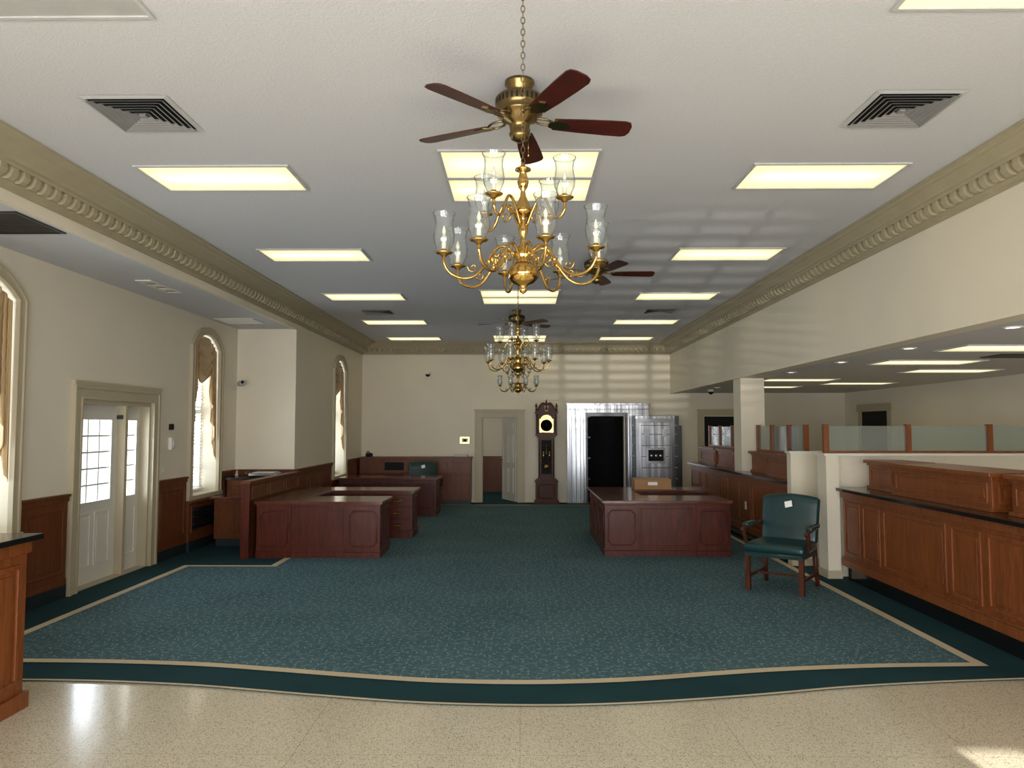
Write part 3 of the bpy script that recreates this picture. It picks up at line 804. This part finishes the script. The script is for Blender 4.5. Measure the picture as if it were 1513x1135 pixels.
a0=armchair(); a0.location=(2.84,8.2,.014); a0.rotation_euler=(0,0,math.radians(-36)); a0.scale=(1.12,1.1,1)
dup(a0,(-2.05,16.15,.014),math.radians(15))
# ------------------------------------------------------------------ teller counters
def counter(name,y0,y1,xb,segs,boxes,xf=3.74,cap=m_black,outlet=None):
    b=MB(); m=m_oak
    b.box(xf+.04,xb-.02,y0,y1,0,.17,m_black); b.box(xf,xb-.01,y0,y1,.17,1.02,m)
    b.box(xf-.03,xb,y0,y1,.17,.25,m); b.box(xf-.015,xf+.01,y0,y1,.25,.27,m)
    b.box(xf-.03,xb,y0,y1,.95,1.02,m); b.box(xf-.08,xb+.005,y0,y1,1.02,1.055,cap)
    for (a,c) in segs: panel(b,'x',xf,-1,a,c,.31,.91,m,t=.03,d=.016)
    for (a,c,x0,x1) in boxes:
        b.box(x0,x1-.03,a,c,1.056,1.34,m); b.box(x0-.02,x1-.01,a-.02,c+.02,1.056,1.09,m)
        b.box(x0-.015,x1-.01,a-.015,c+.015,1.32,1.345,m); b.box(x0-.045,x1,a-.04,c+.04,1.345,1.38,m)
        n=max(1,round((c-a)/1.3)); w=(c-a)/n
        for i in range(n): panel(b,'x',x0,-1,a+i*w+.05,a+(i+1)*w-.05,1.12,1.29,m,t=.018,d=.012)
        panel(b,'y',a,-1,x0+.05,x1-.08,1.12,1.29,m,t=.018,d=.012)
    if outlet:
        b.box(xf-.014,xf-.004,outlet,outlet+.08,.5,.62,m_white); b.box(xf-.017,xf-.013,outlet+.025,outlet+.055,.53,.59,m_plast)
    return b.build(name,bevel=.003)
counter('teller_counter',2.6,8.72,4.4,[(8.28,8.68),(7.83,8.22),(6.63,7.76),(6.13,6.56),(4.92,6.05),(4.42,4.85),(3.2,4.35)],[(8.0,8.62,4.0,4.4),(6.2,7.8,3.88,4.4),(4.3,5.95,3.88,4.4)])
counter('teller_counter',9.72,11.96,4.2,[(9.8,10.2),(10.27,11.2),(11.27,11.9)],[(9.85,10.9,3.6,4.2),(11.1,11.9,3.68,4.2)],xf=3.47,outlet=11.5)
counter('teller_counter',11.96,12.44,3.535,[],[],xf=3.47)
counter('teller_counter',12.44,15.2,4.2,[(12.5,12.9),(12.97,13.9),(13.97,14.4),(14.47,15.1)],[(12.55,13.6,3.6,4.2),(13.8,14.9,3.6,4.2)],xf=3.47)
b=MB(); b.box(3.45,3.86,9.56,9.70,.1,1.42,m_wall); b.box(3.43,3.88,9.54,9.71,1.42,1.45,m_white)
b.box(3.44,3.87,9.555,9.702,0,.1,m_trim); b.build('wall_half_far',recenter=False)
b=MB(); b.box(3.57,3.72,8.76,9.02,.1,1.42,m_wall); b.box(3.72,7.58,8.88,9.015,0,1.42,m_wall); b.box(3.55,7.58,8.75,9.04,1.42,1.45,m_white); b.box(3.56,3.73,8.75,9.03,0,.1,m_trim)
b.build('wall_half_near',recenter=False)
b=MB()
xs=[3.63,4.6,5.56,6.5,7.46]
for x in xs: b.box(x-.03,x+.03,8.87,8.93,1.452,1.79,m_oak)
for i in range(4):
    b.box(xs[i]+.03,xs[i+1]-.03,8.872,8.928,1.452,1.475,m_oak); b.box(xs[i]+.03,xs[i+1]-.03,8.895,8.903,1.475,1.77,m_part)
b.build('glass_partition')
for ysg in ([9.9,10.5,11.2,11.85],[12.6,13.3,14.1,14.85]):
    b=MB()
    for y in ysg: b.box(3.75,3.81,y-.03,y+.03,1.382,1.79,m_oak)
    for i in range(3):
        b.box(3.752,3.808,ysg[i]+.03,ysg[i+1]-.03,1.382,1.41,m_oak); b.box(3.775,3.783,ysg[i]+.03,ysg[i+1]-.03,1.41,1.77,m_part)
    b.build('glass_partition')
b=MB(); b.box(-4.0,-3.12,2.9,4.74,.1,.96,m_oak); b.box(-4.03,-3.05,2.87,4.79,1.04,1.075,m_black); b.box(-4.0,-3.09,2.9,4.76,0,.1,m_oak); b.box(-4.0,-3.10,2.9,4.755,.96,1.04,m_oak)
for a in (2.95,3.85): panel(b,'x',-3.12,1,a,a+.82,.16,.9,m_oak,t=.03,d=.016)
b.build('check_writing_counter',bevel=.003)
# ------------------------------------------------------------------ clock
b=MB(); m=m_mah; cx=.615; yb=YB-.015
b.M=Matrix.Translation((cx,yb,0))
def cb(w,d,z0,z1,mm=m): b.box(-w/2,w/2,-d,0,z0,z1,mm)
cb(.56,.31,0,.07); cb(.5,.28,.07,.5); cb(.54,.3,.5,.53); cb(.48,.27,.53,.56); cb(.4,.24,.56,.6); cb(.36,.22,.6,1.52); cb(.42,.25,1.52,1.56); cb(.5,.28,1.56,1.6); cb(.48,.27,1.6,2.08); cb(.53,.3,2.08,2.12)
octa(b,'y',-.28,-1,-.18,.18,.13,.44,m,r=.012)
b.box(-.12,.12,-.224,-.219,.68,1.46,m_dark); panel(b,'y',-.22,-1,-.14,.14,.65,1.49,m,t=.022,d=.018,raised=False)
b.tube([(0,-.23,1.42),(0,-.23,.88)],.004,m_brass,6)
M0=b.M.copy(); b.M=M0@Matrix.Translation((0,-.235,.84))@Matrix.Rotation(pi/2,4,'X'); b.lathe([(0,-.006),(.06,-.004),(.06,.004),(0,.01)],(0,0,0),m_brass,20); b.M=M0
for x in (-.07,0.07): b.lathe([(0,0),(.02,.005),(.02,.2),(0,.205)],(x,-.235,1.0),m_brass,12); b.tube([(x,-.235,1.2),(x,-.235,1.44)],.0015,m_brass,4)
for sx in (-1,1):
    b.lathe([(.018,0),(.022,.02),(.014,.04),(.016,.22),(.014,.4),(.022,.43),(.018,.45)],(sx*.215,-.285,1.61),m,10)
    b.lathe([(.014,0),(.012,.85),(.014,.86)],(sx*.17,-.222,.63),m,8)
b.box(-.16,.16,-.278,-.269,1.64,1.95,m_brass)
ar=arch(-.13,.13,1.96,.085); b.prism([(-.13,1.951),(.13,1.951)]+ar,'y',-.278,-.269,m_brass)
b.M=M0@Matrix.Translation((0,-.28,1.8))@Matrix.Rotation(pi/2,4,'X'); b.lathe([(0,0),(.13,0),(.135,.004),(.14,0)],(0,0,0),m_dial,32); b.lathe([(0,.004),(.015,.004),(0,.01)],(0,0,0),m_dark,10)
b.box(-.004,.004,0,.1,.005,.007,m_dark); b.box(0,.07,-.004,.004,.005,.007,m_dark)
for k in range(12):
    a=k*pi/6; b.box(.11*math.cos(a)-.008,.11*math.cos(a)+.008,.11*math.sin(a)-.008,.11*math.sin(a)+.008,.003,.006,m_dark)
b.M=M0
for sx in (-1,1):
    pts=catmull([(sx*.25,-.27,2.14),(sx*.2,-.27,2.17),(sx*.14,-.27,2.26),(sx*.09,-.27,2.31),(sx*.05,-.27,2.30),(sx*.05,-.27,2.26)],5)
    b.tube(pts,.022,m,8)
    b.prism([(sx*.25,2.121),(sx*.25,2.15),(sx*.18,2.2),(sx*.12,2.28),(sx*.07,2.3),(sx*.05,2.24),(sx*.03,2.121)],'y',-.28,-.25,m)
    b.lathe([(.02,0),(.025,.03),(.01,.05),(.028,.09),(.02,.12),(.004,.17),(0,.18)],(sx*.235,-.25,2.15),m,10)
b.lathe([(.025,0),(.02,.06),(.01,.08),(.03,.13),(.022,.17),(.005,.24),(0,.25)],(0,-.25,2.16),m,10)
b.build('grandfather_clock')
# ------------------------------------------------------------------ vault
b=MB(); y=YB-.005
b.box(1.10,1.57,y-.14,y,0.02,2.08,m_vault); b.box(2.47,3.0,y-.14,y,0.02,2.08,m_vault); b.box(1.10,3.0,y-.14,y,2.08,2.28,m_vault)
b.box(1.08,3.02,y-.17,y,2.28,2.32,m_vault)
b.box(1.53,1.571,y-.18,y,0.02,2.06,m_steeld); b.box(2.469,2.51,y-.18,y,0.02,2.06,m_steeld); b.box(1.53,2.51,y-.18,y,2.03,2.1,m_steeld)
for x in (1.2,1.3,1.4,1.48): b.box(x,x+.012,y-.146,y-.139,0.02,2.08,m_steeld)
b.box(1.1,3.0,y-.147,y-.139,2.17,2.18,m_steeld); b.box(1.1,3.0,y-.2,y,0,.02,m_steel)
b.build('vault_frame',bevel=.004)
b=MB()
b.box(2.55,3.6,16.95,17.25,.06,2.02,m_vault); b.box(2.62,3.5,16.88,16.951,.14,1.95,m_steel); b.box(2.7,3.42,16.86,16.881,.22,1.87,m_vault)
for x0,x1 in ((2.55,2.618),(3.502,3.6)): b.box(x0,x1,16.9,16.951,.06,2.02,m_steeld)
for z in (.35,.6,.85,1.1,1.35,1.6,1.8):
    b.box(2.74,3.38,16.845,16.861,z-.006,z+.006,m_steeld)
    for x in (2.60,3.5): b.tube([(x,16.92,z),(x+(.06 if x>3 else -.06),16.92,z)],.025,m_steel,10)
b.box(2.85,3.27,16.82,16.861,.95,1.3,m_steel); b.box(2.89,3.23,16.815,16.821,1.0,1.25,m_dark)
for x in (2.96,3.06,3.16): b.tube([(x,16.815,1.12),(x,16.78,1.12)],.03,m_steel,14)
for z in (.45,1.55):
    for x in (2.8,3.2): b.box(x,x+.12,16.835,16.861,z,z+.16,m_steel)
b.box(3.6,3.68,16.98,17.3,.3,1.8,m_steeld)
for z in (.4,1.65): b.tube([(3.64,17.14,z-.12),(3.64,17.14,z+.12)],.07,m_steel,14)
b.box(2.62,3.5,17.0,17.2,0,.06,m_steeld)
b.build('vault_door',bevel=.005)
# ------------------------------------------------------------------ small wall items
b=MB(); b.box(-1.40,-1.18,YB-.02,YB-.001,1.38,1.53,m_brass); b.box(-1.36,-1.22,YB-.024,YB-.019,1.41,1.50,m_trim); b.box(-1.32,-1.26,YB-.028,YB-.023,1.43,1.48,m_dark); b.build('wall_control_plate')
b=MB(); b.lathe([(.06,0),(.065,.03),(.06,.05)],(0,0,0),m_white,16); b.lathe([(.055,0),(.05,-.03),(.03,-.05),(0,-.06)],(0,0,0),m_dark,16); o=b.build('dome_security_camera',recenter=False); o.location=(-2.16,YB-.08,3.0)
dup(o,(4.05,15.8,HL-.051))
b=MB(); b.box(-4.66,-4.58,12.28,12.298,2.38,2.5,m_white); b.tube([(-4.62,12.28,2.44),(-4.6,12.2,2.44),(-4.55,12.12,2.47)],.012,m_plast,8)
b.M=Matrix.Translation((-4.55,12.08,2.47))@Matrix.Rotation(.5,4,'Z')@Matrix.Rotation(-.1,4,'X'); b.rbox(-.04,.04,-.13,.09,-.035,.035,.012,m_plast); b.tube([(0,-.12,0),(0,-.16,0)],.025,m_dark,12)
b.build('security_camera')
b=MB(); b.rbox(XL+.001,XL+.04,9.93,10.01,1.72,1.8,.008,m_dark); b.build('door_buzzer')
b=MB(); b.rbox(XL+.001,XL+.05,9.92,10.0,1.45,1.62,.01,m_white); b.tube([(XL+.05,9.96,1.47),(XL+.065,9.96,1.54),(XL+.05,9.96,1.6)],.014,m_plast,8); b.build('wall_intercom')
b=MB(); b.box(XL+.001,XL+.008,9.75,9.83,1.13,1.25,m_white); b.box(XL+.007,XL+.018,9.78,9.8,1.17,1.21,m_white); b.build('light_switch')
# ------------------------------------------------------------------ lights
def area(name,loc,rot,sx,sy,power,col=(1,1,1)):
    l=bpy.data.lights.new(name,'AREA'); l.shape='RECTANGLE'; l.size=sx; l.size_y=sy; l.energy=power; l.color=col
    o=bpy.data.objects.new(name,l); o.location=loc; o.rotation_euler=rot; COL.objects.link(o); return o
for i,(a,c,zb,zt) in enumerate(fw):
    area('daylight_front_%d'%i,((a+c)/2,YF-.35,(zb+zt)/2),(math.radians(90),0,0),c-a,zt-zb,150 if i<5 else 40,(.97,.98,1))
for i,(x,W) in enumerate(((XL,W1),(XL,W2),(XM,W3),(XL,(8.0,9.4,.9,1.85,0)))):
    area('daylight_left_%d'%i,(x-.6,(W[0]+W[1])/2,(W[2]+W[3])/2),(math.radians(90),0,math.radians(-90)),W[1]-W[0],W[3]-W[2],55,(.8,.89,1))
area('back_room_fill',(-.8,19,2.55),(0,0,0),1,.5,10,(1,.95,.85))  # added fill so the back room reads through the doorway, no fixture
area('teller_area_fill',(5.6,12,2.5),(0,0,0),1.5,6,10,(1,.93,.78))  # added fill under the low ceiling, on top of the panels and cans
l=bpy.data.lights.new('sun','SUN'); l.energy=12; l.angle=.009; l.color=(1,.94,.85)
o=bpy.data.objects.new('sun',l); COL.objects.link(o)
d=Vector((.0,1,-.41)); o.rotation_euler=d.to_track_quat('-Z','Y').to_euler(); o.location=(0,-8,6)
l=bpy.data.lights.new('sun_glint_off_street','SPOT'); l.energy=6500; l.spot_size=math.radians(14); l.spot_blend=.8; l.shadow_soft_size=.014; l.color=(1,.95,.86)
o=bpy.data.objects.new('sun_glint_off_street',l); COL.objects.link(o); o.location=(1.5,-6,.6)
d=Vector((2.15,12,3.3))-Vector(o.location); o.rotation_euler=d.to_track_quat('-Z','Y').to_euler()
w=bpy.data.worlds.new('World'); S.world=w; w.use_nodes=True
w.node_tree.nodes['Background'].inputs[0].default_value=(.86,.93,1,1); w.node_tree.nodes['Background'].inputs[1].default_value=1.7
S.view_settings.view_transform='Standard'
S.view_settings.exposure=0
# ------------------------------------------------------------------ camera
cd=bpy.data.cameras.new('camera'); cd.sensor_width=36; cd.lens=1100/1513*36; cd.clip_start=.05
co=bpy.data.objects.new('camera',cd); COL.objects.link(co); co.location=(0,0,1.75)
co.rotation_euler=(math.radians(90)+math.atan(64.5/1100),0,math.atan(11.5/1100))
S.camera=co
